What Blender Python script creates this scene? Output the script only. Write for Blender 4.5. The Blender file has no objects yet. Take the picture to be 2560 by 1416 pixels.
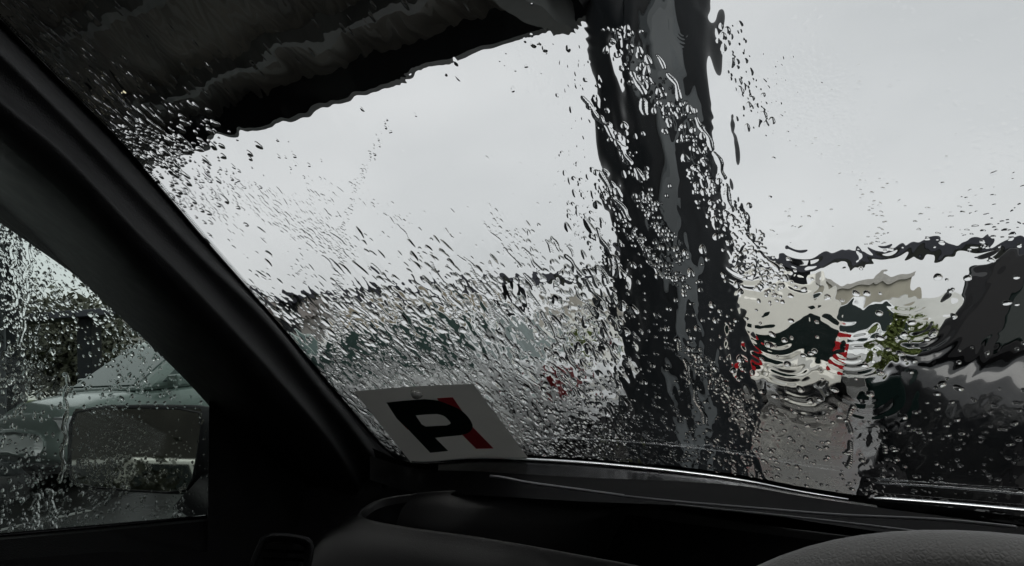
import bpy, math, random
import numpy as np
from mathutils import Vector, Matrix

random.seed(7)
scn = bpy.context.scene
COL = scn.collection
R = math.radians

# ------------------------------------------------------------------ camera
FPX = 1850.0                      # focal length in pixels of the 2560 px frame
PITCH, ROLL = R(4.4), R(3.8)
EYE = np.array([0.0, 0.0, 1.15])
YAW = R(33)                       # our car points 33 degrees to the right of the view
cam_d = bpy.data.cameras.new("camera")
cam = bpy.data.objects.new("camera", cam_d)
COL.objects.link(cam)
scn.camera = cam
cam_d.sensor_width = 36
cam_d.lens = 36 * FPX / 2560
cam_d.clip_start = 0.01
cam_d.clip_end = 2000
cr, sr, cp, sp = math.cos(ROLL), math.sin(ROLL), math.cos(PITCH), math.sin(PITCH)
f0 = Vector((0, cp, sp)); up0 = Vector((0, -sp, cp)); rt0 = Vector((1, 0, 0))
cx = cr * rt0 - sr * up0
cy = sr * rt0 + cr * up0
cz = -f0
cam.matrix_world = Matrix(((cx.x, cy.x, cz.x, EYE[0]), (cx.y, cy.y, cz.y, EYE[1]), (cx.z, cy.z, cz.z, EYE[2]), (0, 0, 0, 1)))
CX, CY, CF = np.array(cx), np.array(cy), np.array(f0)

# ------------------------------------------------------------------ light
SUN_EL, SUN_ROT = R(50), R(195)
w = bpy.data.worlds.new("World"); scn.world = w; w.use_nodes = True
nt = w.node_tree; nt.nodes.clear()
def N(t, typ, **kw):
    n = t.nodes.new(typ)
    for k, v in kw.items():
        if k in n.inputs: n.inputs[k].default_value = v
        else: setattr(n, k, v)
    return n
out = N(nt, 'ShaderNodeOutputWorld'); bg = N(nt, 'ShaderNodeBackground')
sky = N(nt, 'ShaderNodeTexSky', sky_type='NISHITA', sun_disc=False, sun_elevation=SUN_EL, sun_rotation=SUN_ROT, air_density=1.0, dust_density=3.0)
tc = N(nt, 'ShaderNodeTexCoord'); mp = N(nt, 'ShaderNodeMapping'); mp.inputs['Scale'].default_value = (1, 1, 2.0)
nz = N(nt, 'ShaderNodeTexNoise'); nz.inputs['Scale'].default_value = 2.2; nz.inputs['Detail'].default_value = 4; nz.inputs['Roughness'].default_value = .45
rp = N(nt, 'ShaderNodeValToRGB')
rp.color_ramp.elements[0].position = .3; rp.color_ramp.elements[0].color = (6.0, 6.15, 6.25, 1)
rp.color_ramp.elements[1].position = .72; rp.color_ramp.elements[1].color = (8.0, 8.05, 8.1, 1)
mx = N(nt, 'ShaderNodeMix', data_type='RGBA'); mx.inputs[0].default_value = .94      # the cloud deck hides nearly all of the blue sky
nt.links.new(tc.outputs['Generated'], mp.inputs[0]); nt.links.new(mp.outputs[0], nz.inputs['Vector'])
nt.links.new(nz.outputs[0], rp.inputs[0]); nt.links.new(sky.outputs[0], mx.inputs[6]); nt.links.new(rp.outputs[0], mx.inputs[7])
nt.links.new(mx.outputs[2], bg.inputs[0]); bg.inputs[1].default_value = 0.1; nt.links.new(bg.outputs[0], out.inputs[0])
sd = bpy.data.lights.new("sun", 'SUN'); sd.energy = 1.1; sd.angle = R(40); sd.color = (1, .98, .95)
so = bpy.data.objects.new("sun", sd); COL.objects.link(so)
sdir = Vector((math.sin(SUN_ROT) * math.cos(SUN_EL), math.cos(SUN_ROT) * math.cos(SUN_EL), math.sin(SUN_EL)))
so.rotation_euler = sdir.to_track_quat('Z', 'Y').to_euler(); so.location = (0, 0, 30)
scn.view_settings.view_transform = 'Standard'; scn.view_settings.look = 'None'
scn.view_settings.gamma = 1; scn.view_settings.exposure = 0
cy_ = scn.cycles
cy_.max_bounces = 14; cy_.transmission_bounces = 10; cy_.glossy_bounces = 6; cy_.diffuse_bounces = 4
cy_.use_denoising = True
cy_.blur_glossy = 0.3
scn.render.engine = 'CYCLES'

# ------------------------------------------------------------------ frames of reference
FW = np.array([math.sin(YAW), math.cos(YAW), 0.0]); RT = np.array([math.cos(YAW), -math.sin(YAW), 0.0]); UP = np.array([0, 0, 1.0])
def cf(lat, fwd, z): return EYE + lat * RT + fwd * FW + z * UP          # our car's frame, measured from the eye
def ray(px, py):
    d = CF + (px - 1280) / FPX * CX + (708 - py) / FPX * CY
    return d / np.linalg.norm(d)
def Pd(px, py, d): return EYE + ray(px, py) * d
def Pz(px, py, z):
    r = ray(px, py); return EYE + r * (z / r[2])
def Plat(px, py, lat):
    r = ray(px, py); return EYE + r * (lat / (r @ RT))
# the windshield's sheet: s across, t up along the glass
WB, WZ, WT, WC = 0.843, -0.17, R(35), 0.10
def glass(s, t, o=0.0):
    """world point; o pushes it outwards"""
    s = np.asarray(s, float); t = np.asarray(t, float); o = np.asarray(o, float)
    fwd = WB - t * math.cos(WT) - WC * s ** 2 + o * math.sin(WT)
    z = WZ + t * math.sin(WT) + o * math.cos(WT)
    return EYE + s[..., None] * RT + fwd[..., None] * FW + z[..., None] * UP
def hit_glass(px, py):
    r = ray(px, py); a, b, c = r @ RT, r @ FW, r[2]
    lo, hi = 0.05, 3.0                                                   # distance where the ray meets the sheet
    f = lambda d: (c * d - WZ) - (WB - b * d - WC * (a * d) ** 2) * math.tan(WT)
    for _ in range(50):
        m = (lo + hi) / 2
        if f(m) > 0: hi = m
        else: lo = m
    d = (lo + hi) / 2
    return a * d, (c * d - WZ) / math.sin(WT), d
def Pg(px, py, o=0.0):
    s, t, d = hit_glass(px, py); return glass(s, t, o)
def to_px(P):
    v = P - EYE; z = v @ CF
    return 1280 + FPX * (v @ CX) / z, 708 - FPX * (v @ CY) / z

# ------------------------------------------------------------------ materials
def mat(name, col, rough=.5, metal=0, var=0, vscale=8, bump=0, bscale=40, spec=.5, coat=0, emit=None, trans=0, ior=1.45, col2=None, detail=4, stretch=None, bdist=.002):
    m = bpy.data.materials.new(name); m.use_nodes = True; t = m.node_tree
    b = t.nodes['Principled BSDF']; b.inputs['Base Color'].default_value = (*col, 1)
    b.inputs['Roughness'].default_value = rough; b.inputs['Metallic'].default_value = metal
    b.inputs['Specular IOR Level'].default_value = spec; b.inputs['Coat Weight'].default_value = coat; b.inputs['Coat Roughness'].default_value = .03
    b.inputs['Transmission Weight'].default_value = trans; b.inputs['IOR'].default_value = ior
    if emit: b.inputs['Emission Color'].default_value = (*emit[0], 1); b.inputs['Emission Strength'].default_value = emit[1]
    tcn = N(t, 'ShaderNodeTexCoord'); src = tcn.outputs['Object']
    if stretch:
        mpn = N(t, 'ShaderNodeMapping'); mpn.inputs['Scale'].default_value = stretch; t.links.new(src, mpn.inputs[0]); src = mpn.outputs[0]
    if var or col2:
        n = N(t, 'ShaderNodeTexNoise'); n.inputs['Scale'].default_value = vscale; n.inputs['Detail'].default_value = detail
        t.links.new(src, n.inputs['Vector'])
        r = N(t, 'ShaderNodeValToRGB'); c2 = col2 or tuple(c * (1 + var) for c in col); c1 = col if col2 else tuple(c * (1 - var) for c in col)
        r.color_ramp.elements[0].position = .35; r.color_ramp.elements[1].position = .65
        r.color_ramp.elements[0].color = (*c1, 1); r.color_ramp.elements[1].color = (*c2, 1)
        t.links.new(n.outputs[0], r.inputs[0]); t.links.new(r.outputs[0], b.inputs['Base Color'])
        rr = N(t, 'ShaderNodeMapRange'); rr.inputs[3].default_value = max(0, rough * .8); rr.inputs[4].default_value = min(1, rough * 1.2)
        t.links.new(n.outputs[0], rr.inputs[0]); t.links.new(rr.outputs[0], b.inputs['Roughness'])
    if bump:
        n2 = N(t, 'ShaderNodeTexNoise'); n2.inputs['Scale'].default_value = bscale; n2.inputs['Detail'].default_value = 5
        bp = N(t, 'ShaderNodeBump'); bp.inputs['Strength'].default_value = bump; bp.inputs['Distance'].default_value = bdist
        t.links.new(src, n2.inputs['Vector']); t.links.new(n2.outputs[0], bp.inputs['Height']); t.links.new(bp.outputs[0], b.inputs['Normal'])
    return m
def glass_mat(name, col, ior):
    m = bpy.data.materials.new(name); m.use_nodes = True; t = m.node_tree; t.nodes.clear()
    o = N(t, 'ShaderNodeOutputMaterial'); g = N(t, 'ShaderNodeBsdfGlass'); g.inputs['Color'].default_value = (*col, 1)
    g.inputs['Roughness'].default_value = 0; g.inputs['IOR'].default_value = ior; t.links.new(g.outputs[0], o.inputs[0]); return m

M = {}
M['pane'] = glass_mat('windshield_glass', (.97, .985, .98), 1.33)
M['water'] = glass_mat('rain_water', (1, 1, 1), 1.33)
M['side_pane'] = glass_mat('side_glass', (.93, .98, .955), 1.33)
M['frit'] = mat('black_frit', (.006, .006, .007), .6)
M['trim'] = mat('pillar_fabric', (.007, .007, .008), .5, bump=.8, bscale=900, var=.3, vscale=60, spec=.32, bdist=.0006)
M['dash'] = mat('dash_plastic', (.0035, .0035, .004), .55, bump=.45, bscale=1400, var=.3, vscale=30, spec=.16, bdist=.0004)
M['hood'] = mat('instrument_hood_plastic', (.0055, .0055, .006), .42, bump=.5, bscale=1400, var=.12, vscale=30, spec=.5, bdist=.0004)
M['dash_black'] = mat('dash_recess', (.0025, .0025, .003), .75, bump=.3, bscale=900, spec=.1, bdist=.0004)
M['gloss'] = mat('glossy_trim', (.006, .006, .007), .22, var=.3, vscale=50, bump=.5, bscale=110, spec=.22, bdist=.0006)
M['door'] = mat('door_plastic', (.0035, .0035, .004), .6, bump=.6, bscale=700, var=.3, vscale=40, spec=.15)
M['seam_glint'] = mat('seam_highlight', (.10, .10, .105), .3, var=.1)  # paler than the dash: highlights put into the colour of the seams
M['bead'] = mat('glint_bead_metal', (.75, .76, .78), .12, metal=1, var=.04)  # for the added beads that show as bright sky lines
M['rubber'] = mat('rubber', (.012, .012, .012), .6, bump=.2, bscale=300)
M['headliner'] = mat('headliner_cloth', (.42, .41, .39), .9, bump=.3, bscale=400)
M['seat'] = mat('seat_cloth', (.08, .08, .08), .9, bump=.3, bscale=300)
M['mirror'] = mat('mirror_silver', (.50, .51, .49), .02, metal=1, var=.03, vscale=5)
M['ourpaint'] = mat('dark_hood_paint', (.008, .009, .010), .3, coat=.3, var=.2, vscale=4, bump=.3, bscale=120)
M['paper'] = mat('plate_plastic', (.84, .83, .79), .45, var=.03, vscale=20, bump=.1, bscale=300)
t_ = M['paper'].node_tree; o_ = t_.nodes['Material Output']; ms_ = N(t_, 'ShaderNodeMixShader'); tr_ = N(t_, 'ShaderNodeBsdfTranslucent')   # thin white plastic lets some daylight through
tr_.inputs['Color'].default_value = (.8, .79, .74, 1); ms_.inputs[0].default_value = .10
t_.links.new(t_.nodes['Principled BSDF'].outputs[0], ms_.inputs[1]); t_.links.new(tr_.outputs[0], ms_.inputs[2]); t_.links.new(ms_.outputs[0], o_.inputs[0])
M['pgreen'] = mat('letter_dark_green', (.006, .022, .016), .5, var=.1)
M['pred'] = mat('letter_red', (.75, .05, .07), .5, var=.08)
M['cup'] = mat('suction_cup', (.85, .85, .82), .08, metal=.6)

def leather():
    m = mat('wheel_leather', (.14, .138, .133), .5, spec=.5); t = m.node_tree; b = t.nodes['Principled BSDF']
    tcn = N(t, 'ShaderNodeTexCoord'); v = N(t, 'ShaderNodeTexVoronoi'); v.feature = 'DISTANCE_TO_EDGE'; v.inputs['Scale'].default_value = 480
    nn = N(t, 'ShaderNodeTexNoise'); nn.inputs['Scale'].default_value = 180
    mm = N(t, 'ShaderNodeMath', operation='MULTIPLY'); bp = N(t, 'ShaderNodeBump'); bp.inputs['Strength'].default_value = .9; bp.inputs['Distance'].default_value = .0009
    t.links.new(tcn.outputs['Object'], v.inputs['Vector']); t.links.new(tcn.outputs['Object'], nn.inputs['Vector'])
    t.links.new(v.outputs[0], mm.inputs[0]); t.links.new(nn.outputs[0], mm.inputs[1]); t.links.new(mm.outputs[0], bp.inputs['Height'])
    t.links.new(bp.outputs[0], b.inputs['Normal']); return m
M['leather'] = leather()

# ------------------------------------------------------------------ mesh helpers
def tag(o, label=None, cat=None, group=None, kind=None):
    if label: o['label'] = label
    if cat: o['category'] = cat
    if group: o['group'] = group
    if kind: o['kind'] = kind
    return o
def empty(name, loc, rz=0, **kw):
    o = bpy.data.objects.new(name, None); COL.objects.link(o); o.location = loc; o.rotation_euler = (0, 0, rz); o.empty_display_size = .1
    return tag(o, **kw)
def obj(name, V, F, m, parent=None, smooth=False, world=True, sub=0, bevel=0):
    """V in world coordinates when world is set and the parent is unrotated; else local to the parent"""
    V = np.asarray(V, float)
    if parent is not None and world:
        off = np.zeros(3); p = parent
        while p is not None: off += np.array(p.location); p = p.parent
        V = V - off
    me = bpy.data.meshes.new(name); me.from_pydata([tuple(v) for v in V], [], [tuple(f) for f in F]); me.update()
    me.materials.append(m)
    if smooth: me.polygons.foreach_set('use_smooth', [True] * len(me.polygons))
    o = bpy.data.objects.new(name, me); COL.objects.link(o)
    if parent is not None: o.parent = parent
    if bevel:
        b = o.modifiers.new('bevel', 'BEVEL'); b.width = bevel; b.segments = 3; b.limit_method = 'ANGLE'
    if sub:
        s = o.modifiers.new('sub', 'SUBSURF'); s.levels = s.render_levels = sub
    return o
class MB:
    def __init__(s): s.V = []; s.F = []
    def add(s, V, F):
        n = len(s.V); s.V += [tuple(v) for v in V]; s.F += [tuple(i + n for i in f) for f in F]; return s
    def box(s, a, b, rot=0, c=None):
        (x0, y0, z0), (x1, y1, z1) = a, b
        V = [(x, y, z) for z in (z0, z1) for x, y in ((x0, y0), (x1, y0), (x1, y1), (x0, y1))]
        return s.add(V, [(3, 2, 1, 0), (4, 5, 6, 7), (0, 1, 5, 4), (1, 2, 6, 5), (2, 3, 7, 6), (3, 0, 4, 7)])
    def tube(s, pts, r, n=8, closed=False, cap=True):
        pts = [np.array(p, float) for p in pts]; k = len(pts); V = []; F = []
        rr = r if hasattr(r, '__len__') else [r] * k
        a = None
        for i, p in enumerate(pts):
            q = pts[(i + 1) % k] if (closed or i < k - 1) else p; o = pts[i - 1] if (closed or i > 0) else p
            d = q - o; d /= np.linalg.norm(d) + 1e-12
            if a is None:
                a = np.cross(d, [0, 0, 1.0]);
                if np.linalg.norm(a) < 1e-3: a = np.cross(d, [1.0, 0, 0])
            a = a - d * (a @ d); a /= np.linalg.norm(a); b = np.cross(d, a)
            for j in range(n):
                an = 2 * math.pi * j / n; V.append(p + rr[i] * (math.cos(an) * a + math.sin(an) * b))
        for i in range(k if closed else k - 1):
            for j in range(n):
                F.append((i * n + j, i * n + (j + 1) % n, ((i + 1) % k) * n + (j + 1) % n, ((i + 1) % k) * n + j))
        if cap and not closed: F.append(tuple(range(n))[::-1]); F.append(tuple((k - 1) * n + j for j in range(n)))
        return s.add(V, F)
    def loft(s, rows, closed=False):
        n = len(rows[0]); V = [p for r in rows for p in r]; F = []
        for i in range(len(rows) - 1):
            for j in range(n if closed else n - 1):
                F.append((i * n + j, i * n + (j + 1) % n, (i + 1) * n + (j + 1) % n, (i + 1) * n + j))
        return s.add(V, F)
    def disc(s, c, u, v, r, n=24, r2=None):
        c, u, v = map(lambda q: np.array(q, float), (c, u, v))
        V = [c + r * math.cos(2 * math.pi * k / n) * u + (r2 or r) * math.sin(2 * math.pi * k / n) * v for k in range(n)]
        return s.add(V, [tuple(range(n))])
    def build(s, name, m, parent=None, **kw): return obj(name, s.V, s.F, m, parent, **kw)
def spline(pts, n):
    """Catmull-Rom through pts, n samples"""
    P = np.array(pts, float); L = np.r_[0, np.cumsum(np.linalg.norm(np.diff(P, axis=0), axis=1))]
    Q = np.vstack([2 * P[0] - P[1], P, 2 * P[-1] - P[-2]]); out_ = []
    for u in np.linspace(0, L[-1], n):
        i = min(max(int(np.searchsorted(L, u) - 1), 0), len(P) - 2); f = (u - L[i]) / (L[i + 1] - L[i])
        a, b, c, d = Q[i], Q[i + 1], Q[i + 2], Q[i + 3]
        out_.append(.5 * (2 * b + (c - a) * f + (2 * a - 5 * b + 4 * c - d) * f * f + (3 * b - a - 3 * c + d) * f ** 3))
    return np.array(out_)

RES = (1700, 1050)                # grid of the water on the windshield
# ================================================================== SETTING
def wet_asphalt():
    m = bpy.data.materials.new('wet_asphalt'); m.use_nodes = True; t = m.node_tree; b = t.nodes['Principled BSDF']
    tcn = N(t, 'ShaderNodeTexCoord')
    n1 = N(t, 'ShaderNodeTexNoise'); n1.inputs['Scale'].default_value = .55; n1.inputs['Detail'].default_value = 6
    n2 = N(t, 'ShaderNodeTexNoise'); n2.inputs['Scale'].default_value = 60; n2.inputs['Detail'].default_value = 3
    for n in (n1, n2): t.links.new(tcn.outputs['Object'], n.inputs['Vector'])
    r1 = N(t, 'ShaderNodeValToRGB'); r1.color_ramp.elements[0].position = .42; r1.color_ramp.elements[1].position = .58
    r1.color_ramp.elements[0].color = (.02, .02, .02, 1); r1.color_ramp.elements[1].color = (.3, .3, .3, 1)
    t.links.new(n1.outputs[0], r1.inputs[0]); t.links.new(r1.outputs[0], b.inputs['Roughness'])
    r2 = N(t, 'ShaderNodeValToRGB'); r2.color_ramp.elements[0].color = (.022, .022, .022, 1); r2.color_ramp.elements[1].color = (.075, .072, .068, 1)
    t.links.new(n2.outputs[0], r2.inputs[0]); t.links.new(r2.outputs[0], b.inputs['Base Color'])
    bp = N(t, 'ShaderNodeBump'); bp.inputs['Distance'].default_value = .004; bp.inputs['Strength'].default_value = .5
    mu = N(t, 'ShaderNodeMath', operation='MULTIPLY'); t.links.new(n2.outputs[0], mu.inputs[0]); t.links.new(r1.outputs[0], mu.inputs[1])
    t.links.new(mu.outputs[0], bp.inputs['Height']); t.links.new(bp.outputs[0], b.inputs['Normal']); b.inputs['IOR'].default_value = 1.33
    return m
M['asphalt'] = wet_asphalt()
M['paint_line'] = mat('bay_line_paint', (.7, .7, .68), .3, col2=(.45, .45, .43), vscale=9)
M['grass'] = mat('verge_grass', (.035, .06, .018), .8, col2=(.07, .09, .03), vscale=3)
g = MB(); g.box((-600, -600, -1), (600, 600, 0)); tag(g.build('ground', M['asphalt']), kind='structure')
b = MB(); b.box((-70, 21, .0), (90, 36, .06)); tag(b.build('grass_verge', M['grass']), kind='structure')
ln = MB()
for lat in (-1.25, 3.6, 6.1, 8.6, -3.8, -6.3):
    p = cf(lat, 0, 0); a = cf(lat - .05, -1.8, -1.146); c = cf(lat + .05, -1.8, -1.146); d = cf(lat + .05, 3.2, -1.146); e = cf(lat - .05, 3.2, -1.146)
    ln.add([a, c, d, e], [(0, 1, 2, 3)])
tag(ln.build('bay_lines', M['paint_line']), kind='structure')

# ---- near carport with its column in front of us
M['col_dark'] = mat('column_black_paint', (.007, .009, .011), .5, col2=(.013, .015, .017), spec=.2, vscale=3, bump=.15, bscale=30)
M['col_grey'] = mat('column_grey_steel', (.10, .112, .118), .5, col2=(.05, .058, .062), vscale=2, bump=.1, bscale=20)
M['sheet'] = mat('roof_sheet_brown', (.30, .285, .245), .5, col2=(.11, .108, .10), vscale=.9, detail=6)
M['purlin'] = mat('purlin_steel', (.08, .088, .09), .45, col2=(.22, .23, .22), vscale=1.5)
M['fascia'] = mat('fascia_dark', (.012, .014, .018), .4, var=.2)
H = 1.90
carport = empty('carport', cf(-1.56, 4.0, -1.15), label='dark carport with corrugated brown roof at upper left, on a thick black column', cat='carport')
def carbox(mb, l0, l1, f0_, f1_, z0, z1):
    V = [cf(l, f, z) for z in (z0, z1) for l, f in ((l0, f0_), (l1, f0_), (l1, f1_), (l0, f1_))]
    return mb.add(V, [(3, 2, 1, 0), (4, 5, 6, 7), (0, 1, 5, 4), (1, 2, 6, 5), (2, 3, 7, 6), (3, 0, 4, 7)])
def column(lat, fwd, top, w_=.27):
    base = cf(lat, fwd, 0)
    c = MB(); c.tube([base + UP * z for z in (-1.15, -.2, .8, top)], w_, 48); o = c.build('column', M['col_dark'], carport, smooth=True)
    e_ = o.modifiers.new('edges', 'EDGE_SPLIT'); e_.split_angle = R(60)
    # rectangular grey strip down the column, facing us
    tv_ = -base + EYE; tv_[2] = 0; tv_ /= np.linalg.norm(tv_); sd_ = np.cross(UP, tv_)
    pc = base + tv_ * (w_ + .03); c = MB()
    V = [pc + sd_ * a + tv_ * b + UP * z for z in (-1.1, top - .1) for a, b in ((-.02, -.05), (.085, -.05), (.085, .05), (-.02, .05))]
    c.add(V, [(3, 2, 1, 0), (4, 5, 6, 7), (0, 1, 5, 4), (1, 2, 6, 5), (2, 3, 7, 6), (3, 0, 4, 7)]); c.build('column_strip', M['col_grey'], o, bevel=.025)
    c = MB(); c.tube([base - UP * 1.15, base - UP * 1.0], w_ + .12, 40); c.build('footing', M['col_grey'], o)
    return o
column(-1.50, 4.0, 3.0, .345)
column(-9.9, 4.0, H)
# roof sheet: trapezoid corrugation running front to back
rows = []
ls = np.arange(-26, -1.8 + .001, .05)
prof = [0, 0, .03, .03]
for f in (-9.0, -4, 0, 3.8):
    rows.append([cf(l, f, H + .16 + prof[i % 4] + (3.8 - f) * .03) for i, l in enumerate(ls)])
rows2 = [[p + UP * .02 for p in r] for r in rows]
m_ = MB().loft(rows).loft(rows2[::-1]); m_.build('roof_sheet', M['sheet'], carport)
for f in np.arange(3.2, -8.5, -.95):
    c = MB(); carbox(c, -26, -1.85, f - .04, f + .04, H + .03 + (3.8 - f) * .03, H + .155 + (3.8 - f) * .03); c.build('purlin', M['purlin'], carport)
c = MB(); carbox(c, -26, -1.7, 3.8, 3.87, H - .04, H + .27); c.build('fascia', M['fascia'], carport)
c = MB(); carbox(c, -1.8, -1.72, -9, 3.8, H + .0, H + .3); c.build('verge_board', M['fascia'], carport)
for l in (-1.95, -5.9, -9.9, -14):
    c = MB(); carbox(c, l - .07, l + .07, -8.8, 3.75, H - .14, H + .03); c.build('beam', M['purlin'], carport)
p = Pz(250, 235, H - .02)
lampo = empty('ceiling_lamp', p, label='small round warm lamp under the brown carport roof', cat='lamp')
c = MB(); c.disc(p - UP * .045, (1, 0, 0), (0, -1, 0), .035); c.build('lens', mat('lamp_glow', (.9, .85, .6), .4, emit=((1, .92, .62), 0.75)), lampo)
c = MB(); c.tube([p + UP * .18, p + UP * .02, p - UP * .04], [.03, .05, .045], 20); c.build('housing', M['fascia'], lampo)

# ---- far carport along the other row
far = empty('carport', (3, 17, 0), R(-7), label='long low dark flat-roofed carport across the car park in the distance', cat='carport')
c = MB(); c.box((-22, -.4, 2.43), (26, 1.1, 2.61)); c.build('roof', mat('far_roof', (.016, .018, .026), .6, col2=(.03, .032, .042), vscale=.8), far, world=False, bevel=.02)
for x in (-19, -14, -8.6, -2.9, 3.3, 9.3, 15.3, 21):
    for y in (.2,):
        c = MB(); c.box((x - .2, y - .2, 0), (x + .2, y + .2, 2.42)); c.build('column', M['col_dark'], far, world=False, bevel=.02)

# ---- buildings beyond
M['win'] = mat('window_glass', (.02, .025, .03), .05, spec=.7)
def building(x, y, wd, dp, h, colr, rz, label, roofh=.0, floors=1, nwin=6):
    o = empty('building', (x, y, 0), rz, label=label, cat='building')
    c = MB(); c.box((-wd / 2, 0, 0), (wd / 2, dp, h)); c.build('wall', mat('render', colr, .7, col2=tuple(q * .78 for q in colr), vscale=.6), o, world=False)
    if roofh:
        c = MB(); V = [(-wd / 2 - .4, -.5, h), (wd / 2 + .4, -.5, h), (wd / 2 + .4, dp + .5, h), (-wd / 2 - .4, dp + .5, h), (-wd / 2 + 1, dp / 2, h + roofh), (wd / 2 - 1, dp / 2, h + roofh)]
        c.add(V, [(3, 2, 1, 0), (0, 1, 5, 4), (1, 2, 5), (2, 3, 4, 5), (3, 0, 4)]); c.build('roof', mat('tiles', (.10, .085, .075), .6, var=.3, vscale=4), o, world=False)
    else:
        c = MB(); c.box((-wd / 2 - .15, -.15, h + .002), (wd / 2 + .15, dp + .15, h + .3)); c.build('roof', mat('parapet', (.4, .39, .36), .6, var=.1), o, world=False)
    for fl in range(floors):
        for k in range(nwin):
            xx = -wd / 2 + wd * (k + .5) / nwin; zz = .9 + fl * 2.8
            f = MB(); f.box((xx - .75, -.06, zz), (xx + .75, .0, zz + 1.2)); fo = f.build('window', mat('wframe', (.5, .5, .5), .4), o, world=False)
            f = MB(); f.box((xx - .68, -.08, zz + .07), (xx + .68, -.062, zz + 1.13)); f.build('pane', M['win'], fo, world=False)
    return o
building(-5.5, 42, 9, 8, 3.4, (.36, .31, .22), 0, 'low beige rendered building with pale parapet seen under the far carport on the left', nwin=4)
building(-19, 46, 13, 9, 3.6, (.30, .29, .27), R(8), 'grey-brown low building with tiled roof beyond the left side window', roofh=1.6, nwin=5)
building(6, 50, 9, 8, 3.0, (.42, .40, .35), 0, 'pale stone-coloured low building behind the thick black column', nwin=3)
building(20.5, 44, 7, 8, 3.2, (.40, .38, .31), R(-12), 'pale olive-brown low building right of the white van', nwin=3)
wl = MB(); wl.box((-30, 29, 0), (34, 29.2, 1.75)); tag(wl.build('boundary_wall', mat('white_wall', (.82, .82, .80), .5, col2=(.7, .7, .68), vscale=.8)), label='long white boundary wall behind the silver car and far carport', cat='wall')
# behind us, for the door mirror
bw = empty('building', cf(-6, -13, -1.15), -YAW, label='dark brown brick building with a wet flat roof behind us, reflected in the door mirror', cat='building')
M['brick'] = mat('brown_brick', (.085, .078, .066), .7, col2=(.055, .05, .043), vscale=1.2)
c = MB(); c.box((-14, -6, 0), (12, 0, 4.2)); c.build('wall', M['brick'], bw, world=False)
c = MB(); c.box((-14.2, -6.2, 4.202), (12.2, .2, 4.5)); c.build('roof', M['fascia'], bw, world=False)
for k in range(5):
    f = MB(); f.box((-12 + k * 5, .0, 1.1), (-10.4 + k * 5, .06, 2.4)); fo = f.build('window', M['purlin'], bw, world=False)
    f = MB(); f.box((-11.9 + k * 5, .062, 1.2), (-10.5 + k * 5, .08, 2.3)); f.build('pane', M['win'], fo, world=False)

# ---- shrubs
M['leaf'] = mat('shrub_leaf', (.08, .11, .025), .6, col2=(.13, .16, .05), vscale=2, spec=.2)
M['leaf2'] = mat('dark_leaf', (.06, .065, .045), .45, col2=(.11, .11, .08), vscale=2)
M['bark'] = mat('bark', (.06, .045, .035), .8, var=.3, vscale=20, bump=.5)
def shrub(x, y, r, h, n, m, label, seed):
    rg = np.random.default_rng(seed); o = empty('shrub', (x, y, 0), label=label, cat='shrub', group='shrubs around the car park')
    cl = rg.normal(size=(14, 3)); cl /= np.linalg.norm(cl, axis=1)[:, None]; cl = cl * np.array([r, r, h * .38]) * rg.uniform(.35, .85, (14, 1)) + [0, 0, h * .56]
    V = []; F = []
    k = rg.integers(0, 14, n); c0 = cl[k] + rg.normal(size=(n, 3)) * r * .17; c0[:, 2] = np.abs(c0[:, 2])
    a = rg.normal(size=(n, 3)); a /= np.linalg.norm(a, axis=1)[:, None]; b_ = np.cross(a, rg.normal(size=(n, 3))); b_ /= np.linalg.norm(b_, axis=1)[:, None]
    s_ = rg.uniform(.02, .05, (n, 1)) * (2.2 if r > 2 else 1)
    V = np.stack([c0 - a * s_ * 1.6, c0 + b_ * s_ * .7, c0 + a * s_ * 1.6, c0 - b_ * s_ * .7], 1).reshape(-1, 3)
    F = np.arange(4 * n).reshape(-1, 4)
    obj('foliage', V, F.tolist(), m, o, world=False)
    st = MB()
    for q in cl[:9]: st.tube([(0, 0, 0), q * [.4, .4, .6], q], [.025, .015, .006], 6)
    st.build('stem', M['bark'], o, world=False)
shrub(4.75, 9.0, .42, 1.22, 3200, M['leaf'], 'bright green shrub to the left of the black hatchback', 3)
shrub(5.75, 9.6, .42, 1.22, 2600, M['leaf'], 'yellow-green shrub behind the boot of the black hatchback', 4)
shrub(1.05, 10.2, .55, 1.35, 3000, M['leaf'], 'olive green shrub just left of the thick black column', 5)
shrub(-15, 24.0, 3.3, 3.3, 15000, M['leaf2'], 'tall dull green tree-like shrub seen through the left side window', 6)
p = cf(-3.2, -6.0, -1.15); shrub(p[0], p[1], .9, 1.2, 3500, M['leaf2'], 'dark hedge shrub behind us, reflected in the door mirror', 8)

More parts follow.
